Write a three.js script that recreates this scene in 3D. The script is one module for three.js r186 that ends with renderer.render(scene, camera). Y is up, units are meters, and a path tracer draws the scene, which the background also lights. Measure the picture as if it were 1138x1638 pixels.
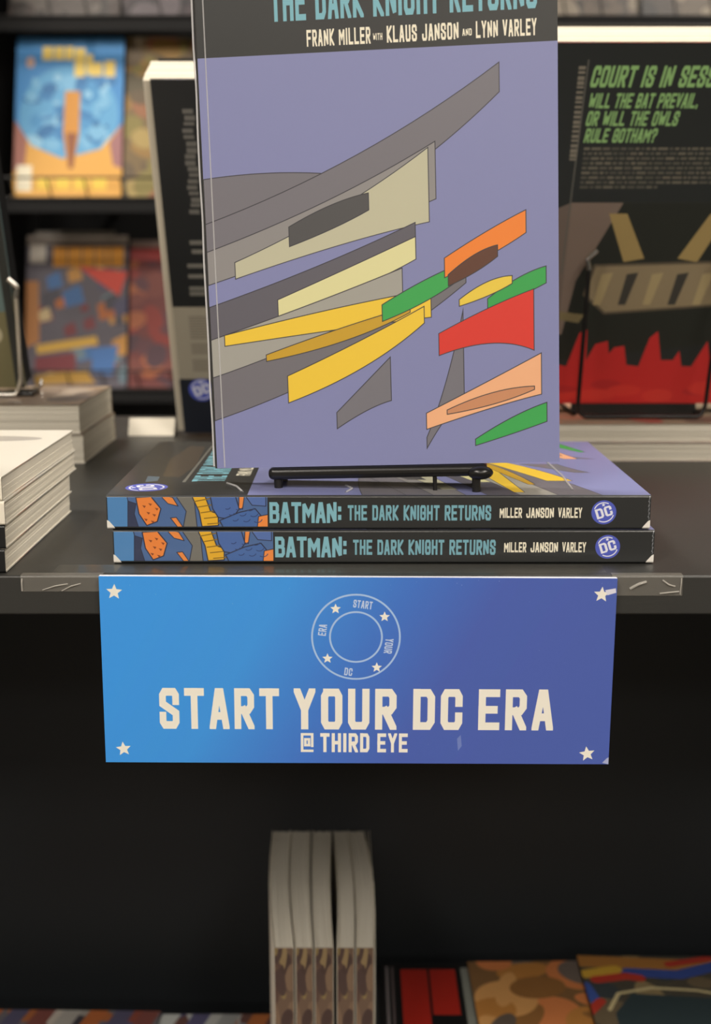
import * as THREE from 'three';
import { RoundedBoxGeometry } from 'three/addons/geometries/RoundedBoxGeometry.js';
import { mergeGeometries } from 'three/addons/utils/BufferGeometryUtils.js';
import { RectAreaLightUniformsLib } from 'three/addons/lights/RectAreaLightUniformsLib.js';

// ------------------------------------------------------------------ camera, light, exposure
const scene = new THREE.Scene();
scene.background = new THREE.Color(0x050505);
const camera = new THREE.PerspectiveCamera(2 * Math.atan(819 / 2000) * 180 / Math.PI, 1138 / 1638, 0.05, 30);
camera.position.set(0, 0.95, 0.563);
camera.rotation.x = -12 * Math.PI / 180;
camera.focus = 0.6;
camera.userData.fStop = 7.5;
const renderer = new THREE.WebGLRenderer();
renderer.toneMapping = THREE.LinearToneMapping;
renderer.toneMappingExposure = 2.15;
renderer.shadowMap.enabled = true;
RectAreaLightUniformsLib.init();
const CEIL = 2.75;
const LAMP = { color: 0xfff6ea, power: 13 };
const LAMPS = [[-1.1, 1.5], [1.1, 1.5], [-1.1, 2.9], [1.1, 2.9], [-1.1, -0.7], [1.1, -0.7], [0, 4.2]];

// ------------------------------------------------------------------ helpers
let seed = 7;
const rnd = () => { seed = (seed * 1664525 + 1013904223) >>> 0; return seed / 4294967296; };
const R = (d) => d * Math.PI / 180;
const used = new Map();
function numbered(n) { const k = used.get(n) || 0; used.set(n, k + 1); return k ? n + '_' + String(k).padStart(3, '0') : n; }
function shade(o) { o.traverse((m) => { if (m.isMesh) { m.castShadow = true; m.receiveShadow = true; } }); return o; }
function thing(name, label, category, group) {
  const o = new THREE.Group(); o.name = numbered(name); o.userData = { label, category };
  if (group) o.userData.group = group;
  scene.add(o); return o;
}
function part(name, geo, mat, parent, label) {
  const m = new THREE.Mesh(geo, mat); m.name = name; m.castShadow = m.receiveShadow = true;
  if (label) m.userData.label = label;
  parent.add(m); return m;
}
function single(name, geo, mat, label, category, group) {
  const m = new THREE.Mesh(geo, mat); m.name = numbered(name); m.castShadow = m.receiveShadow = true;
  m.userData = { label, category }; if (group) m.userData.group = group;
  scene.add(m); return m;
}
function struct(name, geo, mat) {
  const m = new THREE.Mesh(geo, mat); m.name = name; m.castShadow = m.receiveShadow = true;
  m.userData.kind = 'structure'; scene.add(m); return m;
}
function bx(x0, x1, y0, y1, z0, z1, r = 0) {
  const g = r ? new RoundedBoxGeometry(x1 - x0, y1 - y0, z1 - z0, 2, r) : new THREE.BoxGeometry(x1 - x0, y1 - y0, z1 - z0);
  g.translate((x0 + x1) / 2, (y0 + y1) / 2, (z0 + z1) / 2); return g;
}
const V = (x, y, z) => new THREE.Vector3(x, y, z);
function wire(pts, r, closed = false, seg = 40) {
  return new THREE.TubeGeometry(new THREE.CatmullRomCurve3(pts, closed, 'catmullrom', 0.05), seg, r, 8, closed);
}
function rod(a, b, r) {
  const d = V(...b).sub(V(...a)), g = new THREE.CylinderGeometry(r, r, d.length(), 10);
  g.applyQuaternion(new THREE.Quaternion().setFromUnitVectors(V(0, 1, 0), d.clone().normalize()));
  g.translate((a[0] + b[0]) / 2, (a[1] + b[1]) / 2, (a[2] + b[2]) / 2); return g;
}
function tex(w, h, draw) {
  const c = document.createElement('canvas'); c.width = w; c.height = h;
  const g = c.getContext('2d'); draw(g, w, h);
  const t = new THREE.CanvasTexture(c); t.colorSpace = THREE.SRGBColorSpace; t.anisotropy = 8; return t;
}
function dataTex(w, h, fn, srgb) {
  const d = new Uint8Array(w * h * 4);
  for (let j = 0; j < h; j++) for (let i = 0; i < w; i++) { const c = fn(i, j); d.set([c[0], c[1], c[2], 255], (j * w + i) * 4); }
  const t = new THREE.DataTexture(d, w, h); t.magFilter = THREE.LinearFilter; t.minFilter = THREE.LinearFilter;
  t.wrapS = t.wrapT = THREE.RepeatWrapping; if (srgb) t.colorSpace = THREE.SRGBColorSpace; t.needsUpdate = true; return t;
}
const std = (o) => new THREE.MeshStandardMaterial(o);
const phys = (o) => new THREE.MeshPhysicalMaterial(o);
// a solid between two curves in the xz plane (lists of [x, z] of equal length), from y0 to y1; v of the uv runs from curve a to curve b
function slab(a, b, y0, y1, v0 = 0, v1 = 1) {
  const pos = [], uv = [], idx = [], n = a.length;
  const quad = (p, q, r, s, t) => { const k = pos.length / 3; for (const e of [p, q, r, s]) pos.push(...e); for (const e of t) uv.push(...e); idx.push(k, k + 1, k + 2, k, k + 2, k + 3); };
  const A = (i, y) => [a[i][0], y, a[i][1]], B = (i, y) => [b[i][0], y, b[i][1]];
  for (let i = 0; i < n - 1; i++) {
    const u0 = i / (n - 1), u1 = (i + 1) / (n - 1);
    quad(A(i, y1), B(i, y1), B(i + 1, y1), A(i + 1, y1), [[u0, v0], [u0, v1], [u1, v1], [u1, v0]]);
    quad(A(i, y0), A(i + 1, y0), B(i + 1, y0), B(i, y0), [[u0, v0], [u1, v0], [u1, v1], [u0, v1]]);
    quad(A(i, y0), A(i, y1), A(i + 1, y1), A(i + 1, y0), [[0, v0], [0, v0], [1, v0], [1, v0]]);
    quad(B(i, y0), B(i + 1, y0), B(i + 1, y1), B(i, y1), [[0, v1], [1, v1], [1, v1], [0, v1]]);
  }
  const e = n - 1;
  quad(A(0, y0), B(0, y0), B(0, y1), A(0, y1), [[0, v0], [0, v1], [1, v1], [1, v0]]);
  quad(A(e, y0), A(e, y1), B(e, y1), B(e, y0), [[0, v0], [1, v0], [1, v1], [0, v1]]);
  const g = new THREE.BufferGeometry();
  g.setAttribute('position', new THREE.Float32BufferAttribute(pos, 3)); g.setAttribute('uv', new THREE.Float32BufferAttribute(uv, 2)); g.setIndex(idx);
  const f = g.toNonIndexed(); f.computeVertexNormals(); return f;
}
// a thin bent sheet: profile of [x, z], swept from y0 to y1, u along the profile, v along y
function sheet(profile, y0, y1, th) {
  const n = profile.length, L = [0]; for (let i = 1; i < n; i++) L.push(L[i - 1] + Math.hypot(profile[i][0] - profile[i - 1][0], profile[i][1] - profile[i - 1][1]));
  const nor = profile.map((p, i) => { const q = profile[Math.min(n - 1, i + 1)], r = profile[Math.max(0, i - 1)]; const dx = q[0] - r[0], dz = q[1] - r[1], l = Math.hypot(dx, dz) || 1; return [-dz / l, dx / l]; });
  const pos = [], uv = [], nn = [], idx = [];
  const vert = (x, y, z, u, v, a, b, c) => { pos.push(x, y, z); uv.push(u, v); nn.push(a, b, c); return pos.length / 3 - 1; };
  const row = (s, o) => profile.map((p, i) => [y0, y1].map((y, k) => vert(p[0] + nor[i][0] * o, y, p[1] + nor[i][1] * o, L[i] / L[n - 1], k, nor[i][0] * s, 0, nor[i][1] * s)));
  const out = row(1, th), inn = row(-1, 0);
  for (let i = 0; i < n - 1; i++) {
    idx.push(out[i][0], out[i + 1][1], out[i][1], out[i][0], out[i + 1][0], out[i + 1][1]);
    idx.push(inn[i][0], inn[i][1], inn[i + 1][1], inn[i][0], inn[i + 1][1], inn[i + 1][0]);
    for (const k of [0, 1]) { // the rims
      const y = k ? y1 : y0, s = k ? 1 : -1;
      const q = [i, i + 1].map((j) => [0, th].map((o) => vert(profile[j][0] + nor[j][0] * o, y, profile[j][1] + nor[j][1] * o, L[j] / L[n - 1], k, 0, s, 0)));
      if (k) idx.push(q[0][0], q[1][1], q[0][1], q[0][0], q[1][0], q[1][1]); else idx.push(q[0][0], q[0][1], q[1][1], q[0][0], q[1][1], q[1][0]);
    }
  }
  const g = new THREE.BufferGeometry();
  g.setAttribute('position', new THREE.Float32BufferAttribute(pos, 3)); g.setAttribute('normal', new THREE.Float32BufferAttribute(nn, 3)); g.setAttribute('uv', new THREE.Float32BufferAttribute(uv, 2)); g.setIndex(idx);
  return g.toNonIndexed();
}

// ------------------------------------------------------------------ block lettering drawn with strokes (x right, y down, unit box)
const GL = {
  A: [[[0, 1.02], [.4, 0], [.6, 0], [1, 1.02]], [[.2, .72], [.8, .72]]],
  B: [[[0, 0], [.78, 0], [.95, .1], [.95, .38], [.8, .48], [0, .48]], [[.8, .48], [1, .6], [1, .88], [.82, 1], [0, 1], [0, 0]]],
  C: [[[1, .3], [1, .12], [.85, 0], [.15, 0], [0, .12], [0, .88], [.15, 1], [.85, 1], [1, .88], [1, .7]]],
  D: [[[0, 0], [.8, 0], [1, .14], [1, .86], [.8, 1], [0, 1], [0, -.02]]],
  E: [[[1, 0], [0, 0], [0, 1], [1, 1]], [[0, .5], [.85, .5]]],
  F: [[[1, 0], [0, 0], [0, 1]], [[0, .5], [.85, .5]]],
  G: [[[1, .28], [1, .12], [.85, 0], [.15, 0], [0, .12], [0, .88], [.15, 1], [.85, 1], [1, .88], [1, .52], [.6, .52]]],
  H: [[[0, 0], [0, 1]], [[1, 0], [1, 1]], [[0, .5], [1, .5]]],
  I: [[[.5, 0], [.5, 1]]],
  J: [[[1, 0], [1, .88], [.85, 1], [.15, 1], [0, .88], [0, .7]]],
  K: [[[0, 0], [0, 1]], [[1.05, -.05], [.1, .52], [1.05, 1.05]]],
  L: [[[0, 0], [0, 1], [1, 1]]],
  M: [[[0, 1], [0, 0], [.5, .6], [1, 0], [1, 1]]],
  N: [[[0, 1], [0, 0], [1, 1], [1, 0]]],
  O: [[[.15, 0], [.85, 0], [1, .12], [1, .88], [.85, 1], [.15, 1], [0, .88], [0, .12], [.15, 0], [.5, 0]]],
  P: [[[0, 1], [0, 0], [.8, 0], [1, .12], [1, .42], [.8, .54], [0, .54]]],
  R: [[[0, 1], [0, 0], [.8, 0], [1, .12], [1, .42], [.8, .54], [0, .54]], [[.45, .54], [1.05, 1.08]]],
  S: [[[1, .28], [1, .1], [.85, 0], [.15, 0], [0, .1], [0, .36], [1, .64], [1, .9], [.85, 1], [.15, 1], [0, .9], [0, .72]]],
  T: [[[0, 0], [1, 0]], [[.5, 0], [.5, 1]]],
  U: [[[0, 0], [0, .88], [.15, 1], [.85, 1], [1, .88], [1, 0]]],
  V: [[[-.05, -.1], [.5, 1], [1.05, -.1]]],
  W: [[[0, 0], [.2, 1], [.5, .3], [.8, 1], [1, 0]]],
  Y: [[[-.05, -.08], [.5, .52], [1.05, -.08]], [[.5, .52], [.5, 1]]],
  ':': [[[.5, .25], [.5, .32]], [[.5, .75], [.5, .82]]], ',': [[[.6, .92], [.4, 1.05]]], '?': [[[0, .25], [0, .1], [.15, 0], [.85, 0], [1, .12], [1, .38], [.5, .55], [.5, .68]], [[.5, .98], [.5, 1]]],
  '@': [[[.7, .66], [.32, .66], [.32, .3], [.68, .3], [.68, .66]], [[1, .7], [1, 0], [0, 0], [0, 1], [1, 1]]],
};
const WID = { I: .36, ':': .4, ',': .4, ' ': .55, M: 1.25, W: 1.3, '@': 1.0 };
function letters(g, s, x, y, w, h, weight, color, { gap = .22, slant = 0 } = {}) {
  const units = [...s].reduce((t, c) => t + (WID[c] || 1) + gap, 0) - gap, cw = w / units, st = weight * h;
  g.save(); g.translate(x, y); g.transform(1, 0, -slant, 1, slant * h, 0); g.strokeStyle = color; g.lineWidth = st; g.lineCap = 'square'; g.lineJoin = 'miter'; g.miterLimit = 3;
  let cx = 0;
  for (const c of s) {
    const gw = (WID[c] || 1) * cw;
    if (GL[c]) {
      g.save(); g.beginPath(); g.rect(cx - .5, -.5, gw + 1, h + (c === ',' ? h * .2 : 1)); g.clip();
      const sx = Math.min(st, .34 * cw), sy = Math.min(st, .19 * h); // narrow letters get narrower stems
      g.translate(cx, 0); g.scale(sx, sy); g.lineWidth = 1;
      for (const l of GL[c]) { g.beginPath(); l.forEach(([a, b], i) => g[i ? 'lineTo' : 'moveTo'](.5 + a * (gw / sx - 1), .5 + b * (h / sy - 1))); g.stroke(); }
      g.restore();
    }
    cx += gw + gap * cw;
  }
  g.restore();
}
function poly(g, pts, fill, line, lw = 4) {
  g.beginPath(); pts.forEach(([x, y], i) => g[i ? 'lineTo' : 'moveTo'](x, y)); g.closePath(); g.fillStyle = fill; g.fill();
  if (line) { g.strokeStyle = line; g.lineWidth = lw; g.lineJoin = 'round'; g.stroke(); }
}
function oval(g, x, y, a, b, rot, fill, line, lw = 4) { g.beginPath(); g.ellipse(x, y, a, b, rot, 0, 7); g.fillStyle = fill; g.fill(); if (line) { g.strokeStyle = line; g.lineWidth = lw; g.stroke(); } }
function star(g, x, y, r, rot, fill) { poly(g, [...Array(10)].map((_, i) => { const a = rot - Math.PI / 2 + i * Math.PI / 5, q = i % 2 ? r * .45 : r; return [x + Math.cos(a) * q, y + Math.sin(a) * q]; }), fill); }
function roundel(g, x, y, r) { // publisher's mark: blue disc with two slanted white letters
  oval(g, x, y, r, r, 0, '#4f5cc0');
  g.save(); g.translate(x, y); g.rotate(-.32);
  g.strokeStyle = '#e6e8f4'; g.lineWidth = r * .09; g.beginPath(); g.arc(0, 0, r * .8, .6, 2.4); g.stroke(); g.beginPath(); g.arc(0, 0, r * .8, 3.8, 5.5); g.stroke();
  letters(g, 'D', -r * .66, -r * .42, r * .62, r * .84, .24, '#e6e8f4'); letters(g, 'C', r * .06, -r * .42, r * .62, r * .84, .24, '#e6e8f4');
  g.restore(); star(g, x - r * .05, y - r * .62, r * .17, 0, '#e6e8f4');
}
function specks(g, w, h, n, color, a, b) { g.fillStyle = color; for (let i = 0; i < n; i++) { g.globalAlpha = a + (b - a) * rnd(); g.fillRect(rnd() * w, rnd() * h, 1 + rnd() * 2, 1 + rnd() * 2); } g.globalAlpha = 1; }

// ------------------------------------------------------------------ plain materials
const noise = dataTex(256, 256, () => { const v = 105 + rnd() * 60 | 0; return [v, v, v]; });
const laminateMap = dataTex(512, 512, () => { const v = 46 + rnd() * 9 | 0; return [v, v, v - 2]; }, true);
laminateMap.repeat.set(3, 3);
const M = {
  laminate: std({ map: laminateMap, roughness: .42, bumpMap: noise, bumpScale: .00006 }),
  panel: std({ color: 0x191d21, roughness: .6, bumpMap: noise, bumpScale: .00006 }),
  blackPlastic: std({ color: 0x141415, roughness: .28 }),
  blackWire: std({ color: 0x1c1b1a, roughness: .35, metalness: .4 }),
  chrome: std({ color: 0xd8d4cc, roughness: .2, metalness: 1 }),
  greyMetal: std({ color: 0x5c5852, roughness: .45, metalness: .5 }),
  rackBlack: std({ color: 0x111112, roughness: .85 }),
  wallGrey: std({ color: 0xb8b0a2, roughness: .9 }),
  wallDark: std({ color: 0x2a2826, roughness: .9 }),
  ceiling: std({ color: 0xb9b4aa, roughness: .95 }),
  carpet: std({ color: 0x3a3733, roughness: 1, bumpMap: noise, bumpScale: .002 }),
  paper: std({ color: 0xe9e2d2, roughness: .85 }),
  blackCover: std({ color: 0x1b1c1d, roughness: .35 }),
  foam: std({ color: 0xd8dce6, roughness: .8 }),
  tape: std({ color: 0x9a968e, transparent: true, opacity: .22, roughness: .16 }),
  tapeFlat: std({ color: 0x6a6862, transparent: true, opacity: .16, roughness: .07 }),
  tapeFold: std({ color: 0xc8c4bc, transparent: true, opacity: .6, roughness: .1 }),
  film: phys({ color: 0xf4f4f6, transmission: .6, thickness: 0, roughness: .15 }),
};
function pageTex(base, spread) {
  return dataTex(64, 512, (() => { const rows = [...Array(512)].map(() => (rnd() - .62) * spread); return (i, j) => { const k = rows[j] + (rnd() - .5) * 8; return base.map((b) => Math.max(0, Math.min(255, b + k)) | 0); }; })(), true);
}
const pageCream = std({ map: pageTex([226, 217, 198], 46), roughness: .85 });
const pageWhite = std({ map: pageTex([222, 216, 202], 70), roughness: .85 });
const pageGrey = std({ map: pageTex([206, 200, 186], 50), roughness: .85 });

// ------------------------------------------------------------------ the room (closed shell, lit from its ceiling)
struct('floor', bx(-3, 3, -.1, 0, -2.1, 5.2), M.carpet);
struct('ceiling', bx(-3, 3, CEIL, CEIL + .1, -2.1, 5.2), M.ceiling);
struct('wall_back', bx(-3, 3, 0, CEIL, -2.1, -2.0), M.wallDark);
struct('wall_front', bx(-3, 3, 0, CEIL, 5.1, 5.2), M.wallGrey);
struct('wall_left', bx(-3.1, -3, 0, CEIL, -2.1, 5.2), M.wallGrey);
struct('wall_right', bx(3, 3.1, 0, CEIL, -2.1, 5.2), M.wallGrey);
const glow = std({ color: 0xffffff, emissive: LAMP.color, emissiveIntensity: 3 });
for (const [x, z] of LAMPS) {
  const t = thing('ceiling_light', 'white framed square ceiling panel light above the display table', 'light', 'ceiling panel lights');
  t.position.set(x, CEIL, z);
  part('frame', mergeGeometries([bx(-.33, .33, -.03, 0, .3, .33), bx(-.33, .33, -.03, 0, -.33, -.3), bx(-.33, -.3, -.03, 0, -.3, .3), bx(.3, .33, -.03, 0, -.3, .3)]), M.foam, t);
  part('diffuser', bx(-.3, .3, -.022, -.012, -.3, .3), glow, t);
  const l = new THREE.RectAreaLight(LAMP.color, LAMP.power, .6, .6);
  l.position.set(x, CEIL - .035, z); l.lookAt(x, 0, z); scene.add(l);
}

// ------------------------------------------------------------------ display table
const TOP = .8;
{
  const t = thing('display_table', 'matte black display table with thick top board and open lower shelf', 'table');
  part('table_top', bx(-.62, .62, TOP - .019, TOP, -.56, 0, .0012), M.laminate, t);
  part('back_panel', bx(-.6, .6, .25, TOP - .019, -.43, -.41), M.panel, t);
  part('side_panel', bx(-.62, -.6, 0, TOP - .019, -.54, -.02), M.panel, t);
  part('side_panel', bx(.6, .62, 0, TOP - .019, -.54, -.02), M.panel, t);
  part('lower_shelf', bx(-.6, .6, .23, .25, -.54, -.02), M.panel, t);
  part('plinth', bx(-.6, .6, 0, .23, -.5, -.06), M.panel, t);
  part('shelf_riser', bx(.016, .42, .25, .386, -.345, -.06), M.panel, t);
  part('shelf_riser', bx(-.42, -.066, .25, .346, -.338, -.06), M.panel, t);
}

// ------------------------------------------------------------------ books
// local frame of a book: x from the spine to the fore edge, y from foot to head, z from back cover to front cover (0 .. t)
function book(name, label, group, o) {
  const t = thing(name, label, o.category || 'book', group), { w, h, th } = o, c = o.cover || .0006;
  const n = o.bundles || 8, g = [];
  for (let i = 0; i < n; i++) {
    const z0 = c + (th - 2 * c) * i / n, z1 = c + (th - 2 * c) * (i + 1) / n, e = w - .0008 - rnd() * (o.ragged || .0006), d = rnd() * .0004;
    g.push(slab([[.0008, z1], [e, z1]], [[.0008, z0], [e, z0]], .0004 + d, h - .0004 - d, 1 - i / n, 1 - (i + 1) / n));
  }
  part('page_block', mergeGeometries(g), o.pages || pageCream, t);
  const r = .0012;
  part('front_cover', bx(r, w, 0, h, th - c, th), o.front, t);
  part('back_cover', bx(r, w, 0, h, 0, c), o.back || M.blackCover, t);
  const prof = [[r, c]]; // the spine wraps round with rounded edges
  for (let k = 0; k <= 5; k++) { const a = Math.PI * 1.5 - k * Math.PI / 10; prof.push([r + Math.cos(a) * (r - c), r + Math.sin(a) * (r - c)]); }
  for (let k = 0; k <= 5; k++) { const a = Math.PI - k * Math.PI / 10; prof.push([r + Math.cos(a) * (r - c), th - r + Math.sin(a) * (r - c)]); }
  prof.push([r, th - c]);
  part('spine', sheet(prof.slice(1, -1), 0, h, c), o.spine, t);
  return t;
}
const q3 = (X, Y, Z) => new THREE.Quaternion().setFromRotationMatrix(new THREE.Matrix4().makeBasis(V(...X), V(...Y), V(...Z)));
const FACE_UP = q3([0, 0, -1], [-1, 0, 0], [0, 1, 0]);   // lying, spine to the front, head to the left

// the hero title: front cover, spine
const INK = '#262829', TEAL = '#78b4c4', CREAM = '#efe9d4';
const heroFront = tex(1322, 2048, (g, w, h) => {
  const s = (p) => p.map(([u, v]) => [u * w, v * h]);
  g.fillStyle = '#8287b6'; g.fillRect(0, 0, w, h);
  // abstract colour shards standing in for the cover picture
  const K = '#34343c';
  // grey and stone ribbons sweeping up from the spine, loose colour discs and tiles on the fore edge side
  const ribbon = (x0, y0, x1, y1, a, b, c) => { g.beginPath(); g.moveTo(x0 * w, y0 * h); g.quadraticCurveTo((x0 * .45 + x1 * .55) * w, (y0 * .75 + y1 * .25 - .03) * h, x1 * w, y1 * h); g.lineTo(x1 * w, (y1 + b) * h); g.quadraticCurveTo((x0 * .4 + x1 * .6) * w, (y0 * .72 + y1 * .28 + a * .6) * h, x0 * w, (y0 + a) * h); g.closePath(); g.fillStyle = c; g.fill(); g.strokeStyle = K; g.lineWidth = 3; g.stroke(); };
  ribbon(0, .47, .60, .50, .13, .02, '#73717a'); ribbon(0, .55, .84, .29, .1, .05, '#74727b');
  ribbon(0, .60, .66, .42, .06, .1, '#8d8b8c'); ribbon(.08, .62, .64, .43, .03, .13, '#bfbda4');
  ribbon(0, .70, .60, .56, .07, .045, '#5f5d68'); ribbon(.2, .69, .60, .585, .03, .04, '#dedaa4');
  ribbon(0, .76, .56, .64, .07, .05, '#a2a19b'); ribbon(0, .83, .74, .63, .08, .04, '#716f77');
  ribbon(.24, .56, .47, .505, .035, .03, '#4d4d50');
  ribbon(.04, .752, .64, .68, .02, .05, '#eec93e'); ribbon(.22, .83, .62, .71, .05, .03, '#eec93e'); ribbon(.16, .79, .58, .71, .012, .01, '#c79f2c');
  ribbon(.36, .90, .52, .80, .03, .08, '#75747d'); ribbon(.62, .95, .73, .72, .02, .16, '#74737d');
  ribbon(.50, .705, .73, .635, .03, .025, '#3aa653'); ribbon(.68, .625, .91, .545, .035, .04, '#ee8431'); ribbon(.69, .655, .83, .605, .02, .02, '#5e3a2c');
  ribbon(.80, .70, .965, .645, .02, .03, '#36a350'); ribbon(.66, .76, .93, .685, .04, .11, '#d8362c'); ribbon(.72, .70, .87, .66, .012, .014, '#e8cb4a');
  ribbon(.62, .905, .95, .80, .03, .075, '#efb287'); ribbon(.68, .90, .93, .86, .008, .006, '#c98c66'); ribbon(.76, .955, .965, .89, .012, .035, '#3aa653');
  // title band
  g.fillStyle = INK; g.fillRect(0, 0, w, .2588 * h);
  roundel(g, .115 * w, .062 * h, .062 * w);
  poly(g, s([[.3, .075], [.62, .06], [.9, .08], [.88, .115], [.5, .125], [.28, .11]]), '#41382f'); poly(g, s([[.2, .05], [.3, .045], [.29, .07], [.22, .072]]), '#4a5d6c'); poly(g, s([[.2, .122], [.9, .128], [.9, .132], [.2, .128]]), '#6c6c66');
  letters(g, 'THE DARK KNIGHT RETURNS', .212 * w, .139 * h, .733 * w, .064 * h, .17, TEAL, { gap: .17 });
  const ny = .2195 * h, nh = .0285 * h;
  letters(g, 'FRANK MILLER', .31 * w, ny, .178 * w, nh, .18, CREAM); letters(g, 'WITH', .495 * w, ny + nh * .4, .026 * w, nh * .42, .2, CREAM);
  letters(g, 'KLAUS JANSON', .533 * w, ny, .198 * w, nh, .18, CREAM); letters(g, 'AND', .741 * w, ny + nh * .4, .026 * w, nh * .42, .2, CREAM);
  letters(g, 'LYNN VARLEY', .778 * w, ny, .165 * w, nh, .18, CREAM);
});
const heroSpine = tex(128, 2048, (g, w, h) => {
  // drawn along the length, then turned: x runs from the head to the foot
  g.translate(w, 0); g.rotate(Math.PI / 2); const L = h, T = w;
  g.fillStyle = INK; g.fillRect(0, 0, L, T);
  g.save(); g.beginPath(); g.rect(4, 6, 602, T - 14); g.clip();
  g.fillStyle = '#4c6a9c'; g.fillRect(0, 0, 610, T);
  const K = '#2a2f45';
  poly(g, [[0, 0], [78, 0], [92, 60], [80, 128], [0, 128]], '#4f86bf', K, 3);
  poly(g, [[82, 20], [112, 30], [104, 70], [120, 128], [78, 128]], '#343c58', K, 3);
  poly(g, [[112, 6], [170, 4], [205, 50], [190, 100], [150, 116], [122, 70]], '#e8863e', K, 4);
  for (const [x, y] of [[135, 36], [158, 28], [150, 62], [172, 70], [140, 88], [165, 96], [182, 46]]) poly(g, [[x, y], [x + 14, y + 3], [x + 8, y + 11]], '#8a4526');
  poly(g, [[205, 0], [250, 6], [270, 40], [232, 30]], '#e58a44', K, 3); poly(g, [[240, 86], [262, 84], [290, 128], [270, 128]], '#e58a44', K, 3);
  poly(g, [[262, 0], [330, 0], [340, 128], [286, 128], [300, 60]], '#74736d', K, 3);
  poly(g, [[322, 0], [372, 0], [392, 60], [420, 70], [420, 116], [358, 120], [348, 60]], '#e2ae2b', K, 4);
  for (let k = 0; k < 5; k++) { g.strokeStyle = '#8a6a1c'; g.lineWidth = 4; g.beginPath(); g.moveTo(330 + k * 12, 22 + k * 22); g.lineTo(392 + k * 9, 10 + k * 24); g.stroke(); }
  poly(g, [[392, 4], [486, 0], [500, 50], [470, 92], [420, 84], [400, 50]], '#4a69a8', K, 4);
  poly(g, [[425, 96], [500, 64], [560, 50], [596, 96], [560, 128], [440, 128]], '#4568a6', K, 4);
  poly(g, [[500, 0], [520, 0], [512, 52], [498, 48]], '#e58a44', K, 3); poly(g, [[526, 4], [600, 0], [600, 40], [548, 36]], '#5470ae', K, 3);
  poly(g, [[572, 80], [610, 72], [610, 128], [566, 128]], '#ea8a42', K, 3);
  for (let k = 0; k < 9; k++) { g.strokeStyle = '#2e4170'; g.lineWidth = 3; g.beginPath(); g.arc(455 + k * 14, 40 + (k % 3) * 22, 12 + k, .4, 2.2); g.stroke(); }
  g.restore();
  letters(g, 'BATMAN:', 613, 24, 272, 82, .23, '#7fb6c6', { gap: .1 });
  letters(g, 'THE DARK KNIGHT RETURNS', 908, 36, 540, 60, .19, '#76abbb', { gap: .16 });
  letters(g, 'MILLER', 1480, 46, 84, 40, .22, CREAM, { gap: .14 }); letters(g, 'JANSON', 1580, 46, 104, 40, .22, CREAM, { gap: .14 }); letters(g, 'VARLEY', 1700, 46, 90, 40, .22, CREAM, { gap: .14 });
  roundel(g, 1872, 64, 47);
  for (const x of [0, L]) { const s = x ? -1 : 1; poly(g, [[x, T], [x, T - 34], [x + s * 8, T - 30], [x + s * 30, T - 4], [x + s * 24, T]], '#e9e6df'); } // worn lower corners
  for (let y = 4; y < T - 34; y += 5) { g.fillStyle = ['#6d7076', '#85888e', '#55585c'][y % 3]; g.fillRect(L - 7 - (y % 4), y, 4, 5); } // rubbed foot edge
});
heroSpine.wrapS = THREE.ClampToEdgeWrapping;
const gloss = (map, r = .3) => std({ map, roughness: r });
const heroFrontM = phys({ map: heroFront, roughness: .42, clearcoat: .35, clearcoatRoughness: .12 });
const heroSpineM = phys({ map: heroSpine, roughness: .4, clearcoat: .6, clearcoatRoughness: .15 });
const hero = { w: .168, h: .2605, th: .0165, front: heroFrontM, spine: heroSpineM, back: M.blackCover };
const low = book('paperback', 'black spined paperback with blue and orange spine art, lower of the lying pair', 'lying copies of the black spined paperback', hero);
low.quaternion.copy(FACE_UP); low.position.set(.1438, TOP + .0003, -.022);
const high = book('paperback', 'black spined paperback with blue and orange spine art, upper of the lying pair', 'lying copies of the black spined paperback', hero);
high.quaternion.copy(FACE_UP); high.position.set(.1413, TOP + .0172, -.0222);
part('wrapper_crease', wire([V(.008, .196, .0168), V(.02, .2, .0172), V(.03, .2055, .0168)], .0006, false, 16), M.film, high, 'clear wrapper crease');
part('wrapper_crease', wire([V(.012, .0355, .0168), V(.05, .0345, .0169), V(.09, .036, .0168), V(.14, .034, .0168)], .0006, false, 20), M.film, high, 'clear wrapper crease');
part('wrapper_crease', wire([V(.006, .146, .0168), V(.014, .143, .0172), V(.024, .146, .0168)], .0006, false, 16), M.film, high, 'clear wrapper crease');

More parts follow.
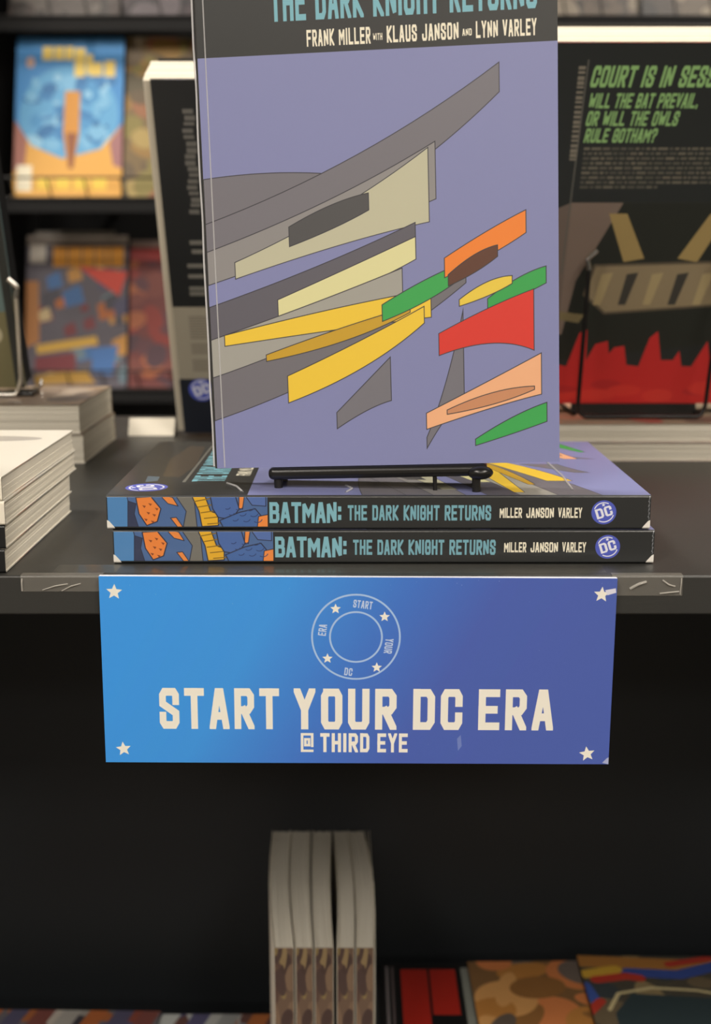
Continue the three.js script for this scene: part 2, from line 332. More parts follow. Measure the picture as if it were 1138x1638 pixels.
const heroPose = new THREE.Object3D(); // pose of the upright copy
heroPose.position.set(.01437, .84595, -.0361); heroPose.rotation.set(R(-2.709), R(-5.066), R(1.998), 'YXZ'); heroPose.updateMatrix();
{
  const b = book('paperback', 'upright paperback with black title band over violet cover with colourful shards', undefined, hero);
  const m = heroPose.matrix.clone().multiply(new THREE.Matrix4().makeTranslation(-.084, 0, -.0165));
  m.decompose(b.position, b.quaternion, b.scale);
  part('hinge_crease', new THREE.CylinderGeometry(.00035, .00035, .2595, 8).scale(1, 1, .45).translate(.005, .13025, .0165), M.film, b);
  part('spine_highlight', wire([...Array(14)].map((_, i) => V(-.0003 + .0002 * Math.sin(i * 2.3), .001 + i * .0197, .0163 + .0002 * Math.cos(i * 1.7))), .0005, false, 60), M.film, b, 'added clear strip for the highlight along the spine');  // added strip, modelled in place of the bright highlight on the rounded spine corner
  const e = thing('book_easel', 'low glossy black plastic easel under the upright violet paperback', 'easel');
  heroPose.matrix.decompose(e.position, e.quaternion, e.scale);
  part('ledge', new RoundedBoxGeometry(.107, .006, .026, 3, .0026).translate(-.004, -.0032, -.011), M.blackPlastic, e);
  part('ledge_tip', new THREE.SphereGeometry(.0042, 16, 12).scale(1.5, .8, 1).translate(.046, -.0045, .001), M.blackPlastic, e);
  for (const [x, z, r] of [[-.053, -.002, .0022], [.024, -.002, .0011], [.044, 0, .0022], [-.053, -.02, .002], [.044, -.02, .002]]) {
    const d = -.0121 - x * .0349 - .0001 + z * .04;
    part('foot', rod([x, d, z], [x, -.004, z], r), M.blackPlastic, e);
  }
  part('back_prop', wire([V(-.04, -.003, -.022), V(-.04, .09, -.0195), V(.035, .09, -.0195), V(.035, -.003, -.022)], .0018, false, 60), M.blackWire, e);
}

// ------------------------------------------------------------------ the hanging sign and its tape
{
  const w = .2403, h = .0918;
  const map = tex(2048, 782, (g, W, H) => {
    const gr = g.createLinearGradient(W * .12, H * .0, W * .8, H * 1.0); // the ink itself changes hue, sky blue to violet, as printed on the board
    gr.addColorStop(0, '#3d9af0'); gr.addColorStop(.28, '#4098ec'); gr.addColorStop(.55, '#4476d0'); gr.addColorStop(.75, '#4c63b8'); gr.addColorStop(1, '#4d62b4');
    g.fillStyle = gr; g.fillRect(0, 0, W, H);
    const X = (px) => (px - 157) / 830 * W, Y = (py) => (py - 923) / 296 * H, k = W / 830;
    const white = '#f2eee2';
    // ring emblem (its centre left blank)
    g.strokeStyle = '#a9c6ee'; g.lineWidth = 3 * k; g.beginPath(); g.arc(X(569), Y(1016), 71 * k, 0, 7); g.stroke(); g.beginPath(); g.arc(X(569), Y(1016), 42 * k, 0, 7); g.stroke();
    for (const [x, y] of [[536, 972], [615, 984], [603, 1064], [523, 1050]]) star(g, X(x), Y(y), 9 * k, 0, white);
    const ring = (s, x, y, a, wd) => { g.save(); g.translate(X(x), Y(y)); g.rotate(a); letters(g, s, -wd / 2 * k, -6.5 * k, wd * k, 13 * k, .17, '#c3d3f0'); g.restore(); };
    ring('START', 580, 965, .12, 31); ring('YOUR', 622, 1030, Math.PI / 2 + .12, 25); ring('DC', 557, 1071, .12, 13); ring('ERA', 515, 1005, -Math.PI / 2 + .12, 19);
    // corners
    star(g, X(181), Y(947), 13.5 * k, .05, white); star(g, X(963), Y(948), 13.5 * k, .05, white); star(g, X(187), Y(1197), 13 * k, -.1, white); star(g, X(951), Y(1202), 13.5 * k, -.15, white);
    poly(g, [[X(968), Y(941)], [X(985), Y(938)], [X(986), Y(945)], [X(972), Y(949)]], '#dcdcec');
    // words
    const yy = Y(1098), hh = 66 * H / 296, tx = (s, a, b) => letters(g, s, X(a), yy, (b - a) * k, hh, .2, white, { gap: .26 });
    tx('START', 248, 444); tx('YOUR', 468, 636); tx('DC', 663, 744); tx('ERA', 770, 893);
    letters(g, '@', X(479), Y(1170), 21 * k, 31 * H / 296, .13, white); letters(g, 'THIRD', X(511), Y(1170), 81 * k, 31 * H / 296, .22, white); letters(g, 'EYE', X(605), Y(1170), 50 * k, 31 * H / 296, .22, white);
    specks(g, W, H * .16, 26, '#e6ecf6', .2, .6); specks(g, W, H, 20, '#c9d3ea', .1, .35);
    poly(g, [[X(736), Y(1178)], [X(742), Y(1172)], [X(744), Y(1190)], [X(738), Y(1198)]], 'rgba(140,155,210,.6)');
    poly(g, [[W, H], [W - 26, H - 6], [W - 8, H - 26], [W, H - 30]], '#aab2d6');
  });
  const s = thing('hanging_sign', 'blue to violet shop sign board taped to the table front edge', 'sign');
  s.position.set(.0008, TOP + .0001 - h, .0005); s.rotation.z = -.0045;
  part('board', bx(-w / 2, w / 2, 0, h, 0, .0026), M.foam, s);
  part('printed_face', bx(-w / 2, w / 2, 0, h, .0026, .0029), gloss(map, .45), s);
  const tapeProfile = (d, f) => [[-d, .0003], [-.001, .0003], [.0001, .0000], [.0003, -.001], [.0003, -f]];
  const tape = (x0, x1, d, f, label, folds) => {
    const g = sheet(tapeProfile(d, f), x0, x1, .00008); // local x -> world z, y -> world x, z -> world y
    g.applyMatrix4(new THREE.Matrix4().makeBasis(V(0, 0, 1), V(1, 0, 0), V(0, 1, 0))); g.translate(0, TOP, 0);
    const t = thing('clear_tape', label, 'tape'); part('film', g, M.tape, t);
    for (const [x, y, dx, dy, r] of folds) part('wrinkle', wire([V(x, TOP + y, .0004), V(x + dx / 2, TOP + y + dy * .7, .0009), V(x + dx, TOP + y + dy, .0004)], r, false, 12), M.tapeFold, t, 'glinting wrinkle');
  };
  tape(-.156, -.118, .004, .0075, 'short clear tape folded over table edge beside the light blue sign end', [[-.1555, -.0072, .0002, .006, .0004], [-.146, -.0068, .012, .003, .0003], [-.137, -.0072, .009, .0035, .0003]]);
  tape(.1195, .1525, .004, .0095, 'short clear tape folded over table edge beside the violet sign end', [[.128, -.0062, .0075, .0034, .0007], [.142, -.0085, .009, .001, .0004], [.1515, -.009, .0003, .008, .0003], [.143, -.002, .006, -.003, .0004]]);
  single('clear_tape', bx(-.1425, .118, TOP + .0001, TOP + .0003, -.0195, -.0045), M.tapeFlat, 'long clear tape strip on the table top below the lying paperbacks', 'tape');
}

// ------------------------------------------------------------------ stacks on the table, left
function lyingBook(label, group, o, x, y, z, turn = 0) { const b = book('paperback', label, group, o); b.quaternion.copy(new THREE.Quaternion().setFromAxisAngle(V(0, 1, 0), turn).multiply(FACE_UP)); b.position.set(x, y, z); return b; }
const paleCover = tex(512, 800, (g, w, h) => {
  g.fillStyle = '#ddd8cc'; g.fillRect(0, 0, w, h);
  for (const [x, y, a, b, r, c] of [[150, 420, 60, 190, .3, '#a8543a'], [260, 380, 40, 220, -.2, '#6a6670'], [340, 460, 50, 160, .1, '#8f8a8c'], [200, 620, 70, 120, .5, '#7d8ba0'], [400, 640, 34, 120, 0, '#b0aaa2'], [90, 250, 40, 100, .2, '#c8845a']]) oval(g, x, y, a, b, r, c);
});
const brownCover = tex(512, 800, (g, w, h) => {
  g.fillStyle = '#8a7868'; g.fillRect(0, 0, w, h);
  for (let i = 0; i < 40; i++) oval(g, rnd() * w, rnd() * h, 10 + rnd() * 50, 20 + rnd() * 70, rnd() * 3, ['#a0723c', '#6e625a', '#94806a', '#5d544e', '#b3a493'][i % 5]);
});
const paleM = gloss(paleCover, .3), brownM = gloss(brownCover, .35);
const words = ['bottom', 'second', 'third', 'top'];
for (let k = 0; k < 4; k++) { // short paperbacks, page edges to the middle of the table
  const o = { w: k < 2 ? .139 : .151, h: .2, th: .0112, pages: pageWhite, front: paleM, spine: k < 2 ? M.blackCover : M.paper, back: paleM, ragged: .0016 };
  const b = book('paperback', 'pale covered paperback with white page edges, ' + words[k] + ' of the stack at the table corner', 'pale paperbacks stacked at the table corner', o);
  b.quaternion.copy(FACE_UP); b.position.set(-.164 + [0, .0006, .0012, .0002][k], TOP + .0003 + k * .0114, -.004 - [.0, .0004, .0, .001][k]);
}
for (let k = 0; k < 2; k++) {
  const o = { w: .118, h: .2, th: .0208, pages: pageGrey, front: brownM, spine: gloss(brownCover), back: paleM, bundles: 12, ragged: .0006 };
  const b = book('thick_paperback', 'thick brown paperback with cream page edges, ' + ['under its twin behind the pale stack', 'on top of its twin behind the pale stack'][k], 'thick brown paperbacks', o);
  // spine to the back, page edges to the front
  b.quaternion.copy(q3([0, 0, 1], [1, 0, 0], [0, 1, 0])); b.position.set(-.391 - k * .002, TOP + .0003 + k * .0211, -.424);
}

// ------------------------------------------------------------------ displays that face the other side of the table
function easel(label, x, y, z, lean, w, hgt, mat, tip = .06) { // seen from its back: a U of wire under the leaning book, with a ledge on the far side
  const e = thing('wire_easel', label, 'easel'); e.position.set(x, y, z);
  const s = Math.sin(lean), c = Math.cos(lean);
  const p = (X, d, o) => V(X, Math.max(.0016, d * c - o * s), d * s + o * c);
  part('prop_frame', wire([p(-w / 2, hgt, .0028), p(-w / 2, .02, .02), V(-w / 2 + .004, .0016, .027), V(0, .0022, .03), V(w / 2 - .004, .0016, .027), p(w / 2, .02, .02), p(w / 2, hgt, .0028)], .0016, false, 90), mat, e);
  for (const sd of [-1, 1]) part('wire_tip', wire([p(sd * w / 2, hgt, .0028), p(sd * (w / 2 + .002), hgt + .008, .0035), p(sd * (w / 2 - .004), hgt + .014, .0028)], .0019, false, 16), M.chrome, e, 'bright chrome wire tip');
  part('ledge', wire([V(-w / 2, .0016, .012), V(-w / 2, .0016, -tip), V(-w / 2, .006, -tip - .004)], .0014, false, 24), mat, e);
  part('ledge', wire([V(w / 2, .0016, .012), V(w / 2, .0016, -tip), V(w / 2, .006, -tip - .004)], .0014, false, 24), mat, e);
  return e;
}
function leaning(name, label, o, x0, y, z, lean) { // a book leaning towards this side, its back cover in view; x0 is its left edge
  const t = thing(name, label, 'book'); const { w, h, th } = o;
  t.position.set(x0, y, z); t.rotation.x = lean;
  part('back_cover', bx(0, w, 0, h, -.0025, 0), o.back, t);
  part('front_cover', bx(0, w, 0, h, -th, -th + .0025), M.blackCover, t);
  const n = 14, g = [];
  for (let i = 0; i < n; i++) { const a = -.0025 - (th - .005) * i / n, b = -.0025 - (th - .005) * (i + 1) / n, d = rnd() * .0006; g.push(slab([[(o.peek || .001) + d, a], [w - .004, a]], [[(o.peek || .001) + d, b], [w - .004, b]], .001, h - .001 - d, i / n, (i + 1) / n)); }
  part('page_block', mergeGeometries(g), pageCream, t);
  part('spine', bx(w - .003, w, 0, h, -th + .0025, -.0025), M.blackCover, t);
  return t;
}
{ // pale green lettering, red foot
  const w = .2, h = .26, map = tex(1024, 1331, (g, W, H) => {
    const off = .13 * W, U = (u) => off + u * .875 * W, Vv = (v) => v * H;
    g.fillStyle = '#242827'; g.fillRect(0, 0, W, H);
    const G = '#8fbb76', sl = .16;
    letters(g, 'COURT IS IN SESSION', U(.0), Vv(.054), W * .46, .052 * H, .22, G, { gap: .14, slant: sl });
    letters(g, 'WILL THE BAT PREVAIL,', U(.002), Vv(.12), W * .35, .037 * H, .23, G, { gap: .14, slant: sl });
    letters(g, 'OR WILL THE OWLS', U(.0), Vv(.164), W * .295, .037 * H, .23, G, { gap: .14, slant: sl });
    letters(g, 'RULE GOTHAM?', U(.0), Vv(.207), W * .232, .036 * H, .23, G, { gap: .14, slant: sl });
    g.fillStyle = '#6f6a5c'; // fine print, too small to read
    for (let r = 0; r < 9; r++) { let x = U(.005); const y = Vv(.255 + r * .0125), e = U(r === 8 ? .3 : .74); while (x < e) { const l = 8 + rnd() * 26; g.globalAlpha = .55 + rnd() * .45; g.fillRect(x, y, Math.min(l, e - x), H * .007); x += l + 5; } } g.globalAlpha = 1;
    // generic abstract panel below
    poly(g, [[U(-.02), Vv(.4)], [W, Vv(.4)], [W, Vv(.78)], [U(-.02), Vv(.78)]], '#7b6b60');
    poly(g, [[0, Vv(.44)], [U(-.02), Vv(.4)], [U(-.02), H], [0, H]], '#6d6057');
    poly(g, [[U(.18), Vv(.4)], [U(.62), Vv(.4)], [U(.72), Vv(.52)], [U(.74), Vv(.80)], [U(-.02), Vv(.86)], [U(.03), Vv(.62)]], '#22251f');
    poly(g, [[U(.13), Vv(.43)], [U(.20), Vv(.43)], [U(.29), Vv(.555)], [U(.21), Vv(.565)]], '#a08a58');
    poly(g, [[U(.52), Vv(.43)], [U(.59), Vv(.43)], [U(.50), Vv(.565)], [U(.42), Vv(.555)]], '#a08a58');
    poly(g, [[U(.10), Vv(.575)], [U(.60), Vv(.565)], [U(.62), Vv(.69)], [U(.16), Vv(.715)], [U(.07), Vv(.66)]], '#8f8064', '#5e5444', 10);
    for (let k = 0; k < 5; k++) poly(g, [[U(.13 + k * .1), Vv(.6)], [U(.175 + k * .1), Vv(.595)], [U(.14 + k * .1), Vv(.69)], [U(.11 + k * .1), Vv(.69)]], ['#a8976f', '#3c3a34'][k % 2]);
    poly(g, [[U(-.02), Vv(.71)], [U(.08), Vv(.72)], [U(.06), Vv(.745)], [U(-.02), Vv(.735)]], '#7d7150');
    const red = [[0, H]]; let x = 0; red.push([0, Vv(.9)]);
    for (const [u, v] of [[-.08, .86], [-.05, .80], [-.03, .87], [.03, .88], [.07, .775], [.10, .765], [.11, .86], [.14, .81], [.19, .80], [.2, .84], [.22, .82], [.26, .815], [.28, .875], [.33, .88], [.36, .79], [.39, .77], [.42, .86], [.47, .86], [.49, .83], [.51, .88], [.55, .88], [.6, .80], [.63, .88], [.68, .85], [.72, .89], [.9, .84]]) red.push([U(u), Vv(v)]);
    red.push([W, Vv(.88)], [W, H]); poly(g, red, '#bf2b2a');
    for (let k = 0; k < 14; k++) oval(g, rnd() * W, Vv(.93 + rnd() * .05), 40 + rnd() * 60, 16 + rnd() * 20, 0, ['#c9352e', '#b02729'][k % 2]);
    // hinge line with small lettering beside it
    g.strokeStyle = '#5f5e57'; g.lineWidth = 5; g.beginPath(); g.moveTo(U(-.012), Vv(.04)); g.lineTo(U(-.03), Vv(.6)); g.stroke();
    g.fillStyle = '#7d776a'; for (let y = .055; y < .29; y += .012) g.fillRect(U(-.045), Vv(y), .022 * W, H * (.005 + rnd() * .006));
  });
  leaning('hardback_book', 'thick black book with green slanted lettering and red foot, back cover in view on easel', { w, h, th: .045, back: gloss(map, .5) }, .122, .836, -.3615, R(24));
  const e = easel('black wire easel with chrome tips behind the book with green lettering', .2065, .828, -.3615, R(24), .092, .118, M.blackWire);
  part('ledge_pad', bx(-.046, .046, .0001, .0079, -.004, .0008), M.blackWire, e);
  const mk = (label, y, th, o) => { const b = book('thick_paperback', label, 'cream paged paperbacks under the wire easel', { w: .17, h: .26, th, pages: pageGrey, front: o, spine: M.blackCover, back: paleM, bundles: 10 }); b.quaternion.copy(q3([0, 0, 1], [1, 0, 0], [0, 1, 0])); b.position.set(.09, y, -.485); };
  mk('grey paged paperback flat on the table under the wire easel', TOP + .0003, .0135, paleM);
  mk('peach covered paperback with grey page edges directly under the wire easel', TOP + .0141, .0136, gloss(tex(256, 400, (g, W, H) => { g.fillStyle = '#9a8a74'; g.fillRect(0, 0, W, H); for (let i = 0; i < 30; i++) oval(g, rnd() * W, rnd() * H, 12 + rnd() * 40, 10 + rnd() * 30, rnd() * 3, ['#c08a70', '#8a8070', '#c79c82', '#7a6a5c', '#a85a50'][i % 5]); }), .35));
}
{ // black back cover with grey panel
  const w = .185, h = .281, map = tex(768, 1167, (g, W, H) => {
    g.fillStyle = '#1d1f20'; g.fillRect(0, 0, W, H);
    g.fillStyle = '#6c6a65'; for (let v = .07; v < .33; v += .016) g.fillRect(W * (.106 + .006 * Math.sin(v * 90)), H * v, W * .04, H * (.008 + rnd() * .006));
    for (let v = .08; v < .4; v += .02) { g.fillStyle = '#4c5450'; g.fillRect(W * .165, H * v, W * .5 * (.6 + .4 * rnd()), H * .009); }
    g.fillStyle = '#77756e'; for (const [v, u] of [[.41, .092], [.435, .097], [.475, .075], [.505, .075], [.54, .075], [.555, .075]]) g.fillRect(W * u, H * v, W * .3, H * .012);
    g.fillStyle = '#a39c8c'; g.fillRect(0, .6 * H, W, .222 * H);
    g.fillStyle = '#7f796d'; for (const [a, b] of [[.628, .70], [.71, .745], [.76, .80]]) for (let i = 0; i < 9; i++) g.fillRect(W * .062, H * (a + (b - a) * i / 9), W * .18, H * (b - a) * .06);
    g.fillStyle = '#1a1f2b'; g.fillRect(0, .822 * H, W, .178 * H);
    roundel(g, .09 * W, .857 * H, .055 * W);
  });
  leaning('hardback_book', 'thick black book with grey barcode panel, leaning back to front behind the violet paperback', { w, h, th: .046, peek: -.0055, back: gloss(map, .45) }, -.1368, TOP + .0038, -.429, R(25));
  easel('black wire easel on the table behind the violet paperback', -.03, TOP + .0003, -.4285, R(25), .09, .12, M.blackWire);
}
{ // the teal book at the edge of the picture, on the thick brown paperbacks
  const y = TOP + .0003 + .0211 + .0209, map = tex(256, 400, (g, W, H) => {
    g.fillStyle = '#4f6264'; g.fillRect(0, 0, W, H); poly(g, [[0, H * .62], [W, H * .72], [W, H], [0, H]], '#6f6a4c');
    for (let i = 0; i < 26; i++) oval(g, rnd() * W, rnd() * H * .7, 8 + rnd() * 40, 10 + rnd() * 40, rnd() * 3, ['#586c6c', '#465a5e', '#5f7270'][i % 3]);
    for (let i = 0; i < 10; i++) oval(g, rnd() * W, H * (.8 + rnd() * .2), 8 + rnd() * 20, 6 + rnd() * 14, 0, ['#8f8a5c', '#b0a88c', '#5a5a44'][i % 3]);
    poly(g, [[W * .95, 0], [W, 0], [W, H], [W * .95, H]], '#2b2d2a');
  });
  leaning('hardback_book', 'teal and olive book leaning on the thick brown paperbacks', { w: .13, h: .22, th: .02, back: gloss(map, .45) }, -.378, y + .0037, -.374, R(18));
  const e = easel('chrome wire easel with black foot pad on the thick brown paperbacks', -.296, y + .0002, -.3735, R(18), .104, .076, M.chrome, .03);
  part('foot_pad', bx(.036, .06, 0, .003, .002, .024, .001), M.blackPlastic, e, 'black foot pad');
}
{ // small bright card at the back of the table
  const c = thing('tent_card', 'small blank cream tent card at the back of the table', 'card'); c.position.set(-.165, TOP + .0002, -.437);
  part('front_flap', sheet([[-.0185, 0], [.0185, 0]], 0, .0155, .0005).rotateX(R(-30)), M.paper, c);
  part('back_flap', sheet([[-.0185, -.0155], [.0185, -.0155]], 0, .0155, .0005).translate(0, 0, .0155).rotateX(R(30)).translate(0, 0, -.0158), M.paper, c);
}

// ------------------------------------------------------------------ lower shelf
{
  const brown = tex(128, 1024, (g, w, h) => {
    g.fillStyle = '#6a5648'; g.fillRect(0, 0, w, h);
    for (let i = 0; i < 46; i++) oval(g, rnd() * w, i < 14 ? rnd() * 190 : rnd() * h, 14 + rnd() * 30, 16 + rnd() * 34, rnd() * 3, ['#4a3a36', '#7a6452', '#84724e', '#5a463e', '#8a7656', '#4e3e3a'][i % 6]);
  });
  const sm = gloss(brown, .4);
  const F = [[-.0527, -.0395], [-.0388, -.0270], [-.0264, -.0140], [-.0123, -.0005], [.0000, .0121]];
  const B = [[-.0640, -.0500], [-.0497, -.0346], [-.0332, -.0186], [-.0168, -.0060], [-.0057, .0062]];
  const BL = [-.003, -.0022, -.0012, .0018, .0022], BR = [-.0024, -.0014, -.0016, .0020, .0040];
  const ord = ['first', 'second', 'third', 'fourth', 'fifth'];
  const z0 = -.1622, z1 = -.3265, h = .26;
  for (let k = 0; k < 5; k++) {
    const t = thing('spine_out_paperback', ord[k] + ' of five brown spined paperbacks, counting towards the comic with red blocks', 'book', 'five brown spined paperbacks on the lower shelf');
    t.position.set(0, .2502, 0);
    const n = 12, g = [];
    const edge = (f) => [0, .25, .5, .75, 1].map((s) => { const a = F[k][0] + .0006 + (F[k][1] - F[k][0] - .0012) * f, b = B[k][0] + .0004 + (B[k][1] - B[k][0] - .0008) * f; const bulge = (BL[k] + (BR[k] - BL[k]) * f) * Math.sin(s * Math.PI) + f * (1 - f) * .004 * Math.sin(s * 5 + k); return [a + (b - a) * s + bulge, z0 - .0012 + (z1 - z0) * s]; });
    for (let i = 0; i < n; i++) { const d = rnd() * .0012; g.push(slab(edge((i + .04) / n), edge((i + .96) / n), .0005, h - .0006 - d, i / n, (i + 1) / n)); }
    part('page_block', mergeGeometries(g), pageWhite, t);
    part('spine', bx(F[k][0] + .0006, F[k][1] - .0006, 0, h, z0 - .0012, z0, .0006), sm, t, 'mottled brown spine');
    const cov = (f, o) => { const e = edge(f); return slab(e.map(([x, z]) => [x + o, z]), e.map(([x, z]) => [x + o + .0003, z]), 0, h); };
    part('back_cover', cov(0, -.0004), M.paper, t); part('front_cover', cov(1, .0001), M.paper, t);
    if (k === 4) for (const [q, r] of [[.0055, 0], [.0066, .0016]]) part('loose_page', slab([0, .2, .4, .6, .8, 1].map((s) => [.0124 + (q - .004) * Math.sin(s * 4.2 + .2) * .5 - r * s - .001 * s, z0 - .002 + (z1 - z0) * s]), [0, .2, .4, .6, .8, 1].map((s) => [.0127 + (q - .004) * Math.sin(s * 4.2 + .2) * .5 - r * s - .001 * s, z0 - .002 + (z1 - z0) * s]), .0005, h - .001), M.paper, t);
  }
}
function comic(name, label, o, group) { // local: x across from the middle, y up from the foot, z towards the front
  const t = thing(name, label, 'comic', group), w = o.w || .168, h = o.h || .258, th = o.th || .003;
  part('pages', bx(-w / 2 + .0008, w / 2 - .0008, .0006, h - .0006, .0003, th - .0003), M.paper, t);
  part('front_cover', bx(-w / 2, w / 2, 0, h, th - .0003, th), o.front, t);
  part('back_cover', bx(-w / 2, w / 2, 0, h, 0, .0003), o.back || M.blackCover, t);
  return t;
}
const blobs = (bg, list, n, extra, w = 420, h = 645) => gloss(tex(w, h, (g, W, H) => {
  g.fillStyle = bg; g.fillRect(0, 0, W, H);
  for (let i = 0; i < n; i++) oval(g, rnd() * W, rnd() * H, W * (.03 + rnd() * .12), H * (.02 + rnd() * .08), rnd() * 3, list[i % list.length]);
  if (extra) extra(g, W, H);
}), .5);
{ // comics lying face up on the lower shelf
  const flat = (label, front, x, y, z, turn, roll = 0) => { const c = comic('lying_comic', label, { front, th: .0028 }); c.rotation.set(-Math.PI / 2, roll, turn, 'YXZ'); c.position.set(x, y, z); return c; };
  const redBlack = gloss(tex(420, 645, (g, W, H) => {
    g.fillStyle = '#151516'; g.fillRect(0, 0, W, H); const s = W / .168;
    for (const [a, b, c] of [[.004, .0065, '#6f6a6c'], [.0085, .0105, '#5a5052']]) { g.fillStyle = c; g.fillRect(a * s, 10, (b - a) * s, 220); }
    g.fillStyle = '#a3261c'; g.fillRect(.016 * s, 20, .021 * s, 330); g.fillRect(.0388 * s, 20, .0205 * s, 150);
    g.fillStyle = '#7d8079'; g.fillRect(.0635 * s, 14, .0095 * s, 400);
  }), .35);
  flat('black comic with red blocks lying beside the brown spined paperbacks', redBlack, .0195 + .084, .3862, -.0815, R(0));
  const amber = blobs('#7a5a38', ['#b0793c', '#5c5148', '#c9955a', '#8a6034', '#6b6058', '#c77a48'], 90);
  flat('amber and brown comic lying partly over the black and red comic', amber, .0935 + .084, .3893, -.081, R(1));
  const blue = blobs('#4b463c', ['#6a5d48', '#3b4144', '#8b7a58'], 40, (g, W, H) => {
    g.lineCap = 'round'; const st = (c, w, p) => { g.strokeStyle = c; g.lineWidth = w; g.beginPath(); p.forEach(([x, y], i) => g[i ? 'lineTo' : 'moveTo'](x * W, y * H)); g.stroke(); };
    st('#a8743a', 40, [[.0, .03], [.5, .05], [.9, .02]]); st('#b0392c', 18, [[.42, .045], [.62, .01]]); st('#3a4f96', 30, [[.22, .09], [.45, .1], [.68, .04]]);
    st('#c9a03a', 28, [[.02, .1], [.16, .075]]); st('#b23a2c', 24, [[.06, .13], [.2, .11], [.26, .12]]); st('#3f57a0', 22, [[.0, .16], [.03, .24]]); st('#b23a2c', 20, [[-.02, .3], [.05, .24]]);
    st('#c7b98c', 8, [[.08, .28], [.14, .2], [.3, .17], [.5, .18], [.8, .24], [1, .25]]); poly(g, [[.1 * W, .3 * H], [.2 * W, .2 * H], [.6 * W, .22 * H], [W, .3 * H], [W, H * .6], [.1 * W, H * .6]], '#2f3c40');
  });
  flat('dark comic with blue and red streaks lying over the amber comic', blue, .1725 + .084, .3924, -.082, R(-1));
  const l1 = blobs('#6d6a70', ['#9a9690', '#a8653c', '#5a5674', '#8a4a3c', '#c0b8ae', '#3f3c44'], 110, (g, W, H) => { for (let k = 0; k < 8; k++) poly(g, [[W * k / 8, H * .1], [W * (k + .3) / 8, 0], [W * (k + 1) / 8, 0], [W * (k + .7) / 8, H * .1]], ['#a8a49e', '#b0663a', '#57546e', '#7e4a44'][k % 4]); });
  const l2 = blobs('#5c5870', ['#8e98a0', '#a5623c', '#54506e', '#6a4a44', '#b8bab8'], 110, (g, W, H) => { for (let k = 0; k < 7; k++) poly(g, [[W * k / 7, H * .12], [W * (k + .4) / 7, 0], [W * (k + 1) / 7, 0], [W * (k + .6) / 7, H * .12]], ['#595678', '#9a9c9c', '#b06a3c', '#c2c6c4'][k % 4]); });
  flat('grey, orange and purple comic lying beside the brown spined paperbacks', l2, -.0665 - .085, .3462, -.074, 0);
  flat('grey and rust comic lying on the shelf partly over the purple comic', l1, -.16 - .084, .3493, -.075, R(-1));
}

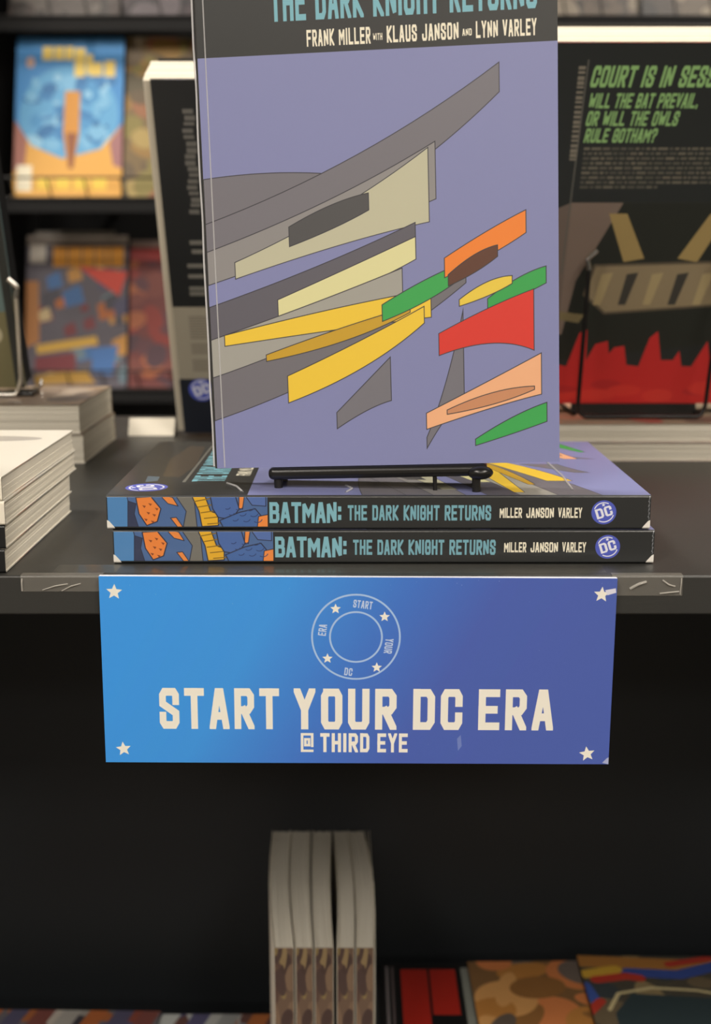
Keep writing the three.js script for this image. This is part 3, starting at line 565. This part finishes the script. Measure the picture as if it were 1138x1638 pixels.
// ------------------------------------------------------------------ comic rack behind
{
  const t = thing('comic_rack', 'tall black wall rack with wire fronted shelves behind the table', 'rack');
  const rows = [[1.02, -1.385], [.725, -1.455], [1.286, -1.44]];
  part('back_panel', bx(-1.1, 1.1, .05, 2.1, -1.72, -1.7), M.rackBlack, t);
  for (const x of [-1.1, -.58, 1.08]) part('upright', bx(x, x + .02, 0, 2.1, -1.7, -1.33), M.rackBlack, t);
  part('upright_strip', bx(-.572, -.562, .3, 1.95, -1.332, -1.322), M.greyMetal, t, 'grey metal strip');
  for (const [y, z] of rows) {
    for (let k = 0; k < 6; k++) part('shelf_wire', rod([-1.08, y - .0025, z + .016 - k * .046], [1.08, y - .0025, z + .016 - k * .046], .0025), M.rackBlack, t); // open wire shelves
    for (let x = -1.05; x < 1.08; x += .21) part('bracket', bx(x, x + .006, y - .015, y - .005, -1.7, z + .016), M.rackBlack, t);
    part('shelf_lip', bx(-1.08, 1.08, y - .02, y - .004, z + .012, z + .02), M.rackBlack, t);
    for (const d of [.03, .001]) part('rail', rod([-1.08, y + d, z + .02], [1.08, y + d, z + .02], .0018), M.blackWire, t);
    for (let x = -1.06; x < 1.07; x += .055) part('rail_post', rod([x, y, z + .02], [x - .006, y + .03, z + .02], .0014), M.blackWire, t);
  }
  const put = (label, front, x, row, dy, dz, lean = 20, opt = {}) => { const c = comic('racked_comic', label, { front, ...opt }); c.position.set(x, rows[row][0] + .0008 + dy, rows[row][1] + dz); c.rotation.x = R(-lean); return c; };
  const blueGold = gloss(tex(420, 645, (g, W, H) => {
    g.fillStyle = '#3f86c4'; g.fillRect(0, 0, W, H);
    oval(g, W * .5, H * .5, W * .46, H * .32, 0, '#5b9fce');
    for (let i = 0; i < 60; i++) oval(g, W * (.1 + rnd() * .8), H * (.25 + rnd() * .45), 8 + rnd() * 34, 8 + rnd() * 30, rnd() * 3, ['#3a7db6', '#74b0d6', '#4a90c4', '#2f6ea6', '#8cbfdc'][i % 5]);
    poly(g, [[0, H * .52], [W * .16, H * .68], [W * .45, H * .76], [W * .8, H * .7], [W, H * .54], [W, H], [0, H]], '#d9a24a');
    poly(g, [[0, H * .52], [W * .12, H * .64], [W * .1, H * .82], [0, H * .84]], '#a0685c'); poly(g, [[W, H * .54], [W * .88, H * .66], [W * .92, H * .8], [W, H * .82]], '#9a6a6c');
    poly(g, [[W * .46, H * .34], [W * .6, H * .34], [W * .6, H * .6], [W * .55, H * .82], [W * .5, H * .82], [W * .45, H * .6]], '#c98a34'); poly(g, [[W * .48, H * .6], [W * .58, H * .6], [W * .55, H * .82], [W * .51, H * .82]], '#8a5030');
    g.fillStyle = '#e3c766'; for (const [x, y, w, h] of [[.24, .06, .1, .085], [.35, .06, .09, .085], [.45, .06, .08, .085], [.54, .07, .1, .18], [.65, .11, .06, .12], [.68, .16, .12, .085], [.82, .15, .1, .1]]) g.fillRect(x * W, y * H, w * W, h * H);
    g.fillStyle = '#efe6cc'; g.fillRect(.03 * W, .8 * H, .14 * W, .16 * H); oval(g, .13 * W, .16 * H, 16, 22, 0, '#c9a28c');
    for (let k = 0; k < 4; k++) { g.fillStyle = '#ecc84e'; g.fillRect((.22 + k * .17) * W, .88 * H, .13 * W, .07 * H); }
  }), .5);
  put('blue comic with yellow block title and amber foot on the wire rack', blueGold, -.436, 0, 0, 0, 18, { w: .164, h: .254 });
  const bright = gloss(tex(420, 645, (g, W, H) => {
    g.fillStyle = '#5b5560'; g.fillRect(0, 0, W, H);
    for (let i = 0; i < 34; i++) poly(g, (() => { const x = rnd() * W, y = H * (.2 + rnd() * .75), s = 24 + rnd() * 50; return [[x, y], [x + s, y - s * .5], [x + s * 1.3, y + s * .7], [x + s * .2, y + s]]; })(), ['#4f4c6a', '#6d8490', '#c98f3e', '#3d6da8', '#7a2c34', '#d0b888', '#44404c', '#b8662c'][i % 8]);
    poly(g, [[0, H * .3], [W * .12, H * .3], [W * .14, H * .7], [0, H * .74]], '#b8793c'); poly(g, [[W * .5, H * .2], [W, H * .24], [W * .92, H * .4], [W * .7, H * .3]], '#d8402a');
    poly(g, [[W * .1, H * .72], [W * .7, H * .66], [W * .72, H * .72], [W * .12, H * .78]], '#d6a83e'); poly(g, [[W * .1, H * .8], [W * .5, H * .77], [W * .5, H * .9], [W * .1, H * .9]], '#7a2630');
    poly(g, [[W * .66, H * .74], [W * .92, H * .72], [W * .86, H * .92], [W * .66, H * .9]], '#3f72b4'); poly(g, [[W * .1, H * .92], [W * .6, H * .88], [W * .7, H * .97], [W * .1, H * .98]], '#c2953c');
    g.fillStyle = '#b0a49a'; g.fillRect(0, 0, W, H * .06); g.fillStyle = '#ded5c8'; g.fillRect(W * .03, H * .06, W * .16, H * .12); g.fillStyle = '#e99c1e'; for (const [x, w] of [[.26, .14], [.41, .13], [.55, .12], [.68, .08], [.77, .06], [.84, .12]]) g.fillRect(x * W, .075 * H, w * W, .13 * H);
  }), .5);
  put('multicoloured comic with orange block title on the rack row below the blue comic', bright, -.452, 1, 0, .002, 16, { w: .164, h: .25 });
  put('grey topped comic behind the orange titled comic on the rack', blobs('#8f887e', ['#9c948a', '#7d766c'], 30), -.458, 1, 0, -.004, 16.5, { w: .13 });
  put('brown and olive comic beside the blue comic on the rack', blobs('#6e5a38', ['#8a6a34', '#5a4a34', '#8c5c3c', '#7c7038', '#a08a50', '#4f4630'], 90), -.268, 0, 0, -.002, 20);
  put('dark red comic beside the orange titled comic on the rack', blobs('#6e2c28', ['#8a2a20', '#5c3038', '#a85c34', '#7a3a30', '#4c2c38'], 80, (g, W, H) => { g.fillStyle = '#8e7a72'; g.fillRect(0, 0, W, H * .05); g.fillStyle = '#8c1c18'; g.fillRect(0, H * .05, W, H * .09); }), -.283, 1, 0, -.002, 17, { h: .243 });
  const dark = [['#2a2320', ['#3a2f2b', '#1e1b1b', '#463e39', '#302a27', '#57504a']], ['#2b2226', ['#3c3034', '#1f1c20', '#524a4e', '#312a2f']], ['#352d27', ['#4a3f34', '#241f1c', '#6e6456', '#3c3229']], ['#322a24', ['#4c4133', '#201d1c', '#726755', '#3f342a']]];
  const upLabel = ['dark brown comic on the top rack row above the blue comic', 'dusky purple comic on the top rack row above the brown and olive comic', 'dark umber comic on the top rack row above the green lettered book', 'speckled taupe comic on the top rack row beside the dark umber comic'];
  [-.44, -.268, .345, .517].forEach((x, i) => put(upLabel[i], blobs(dark[i][0], dark[i][1], 120), x, 2, 0, 0, 20));
  put('dark comic beyond the rack upright from the blue comic', blobs('#34302c', ['#48423c', '#24211f', '#5e564c'], 60), -.67, 0, 0, 0, 20);
  put('grey brown comic beyond the rack upright from the orange titled comic', blobs('#4a463c', ['#5c564a', '#34322c', '#6e6656'], 60), -.67, 1, 0, 0, 17);
}
shade(scene);
renderer.render(scene, camera);
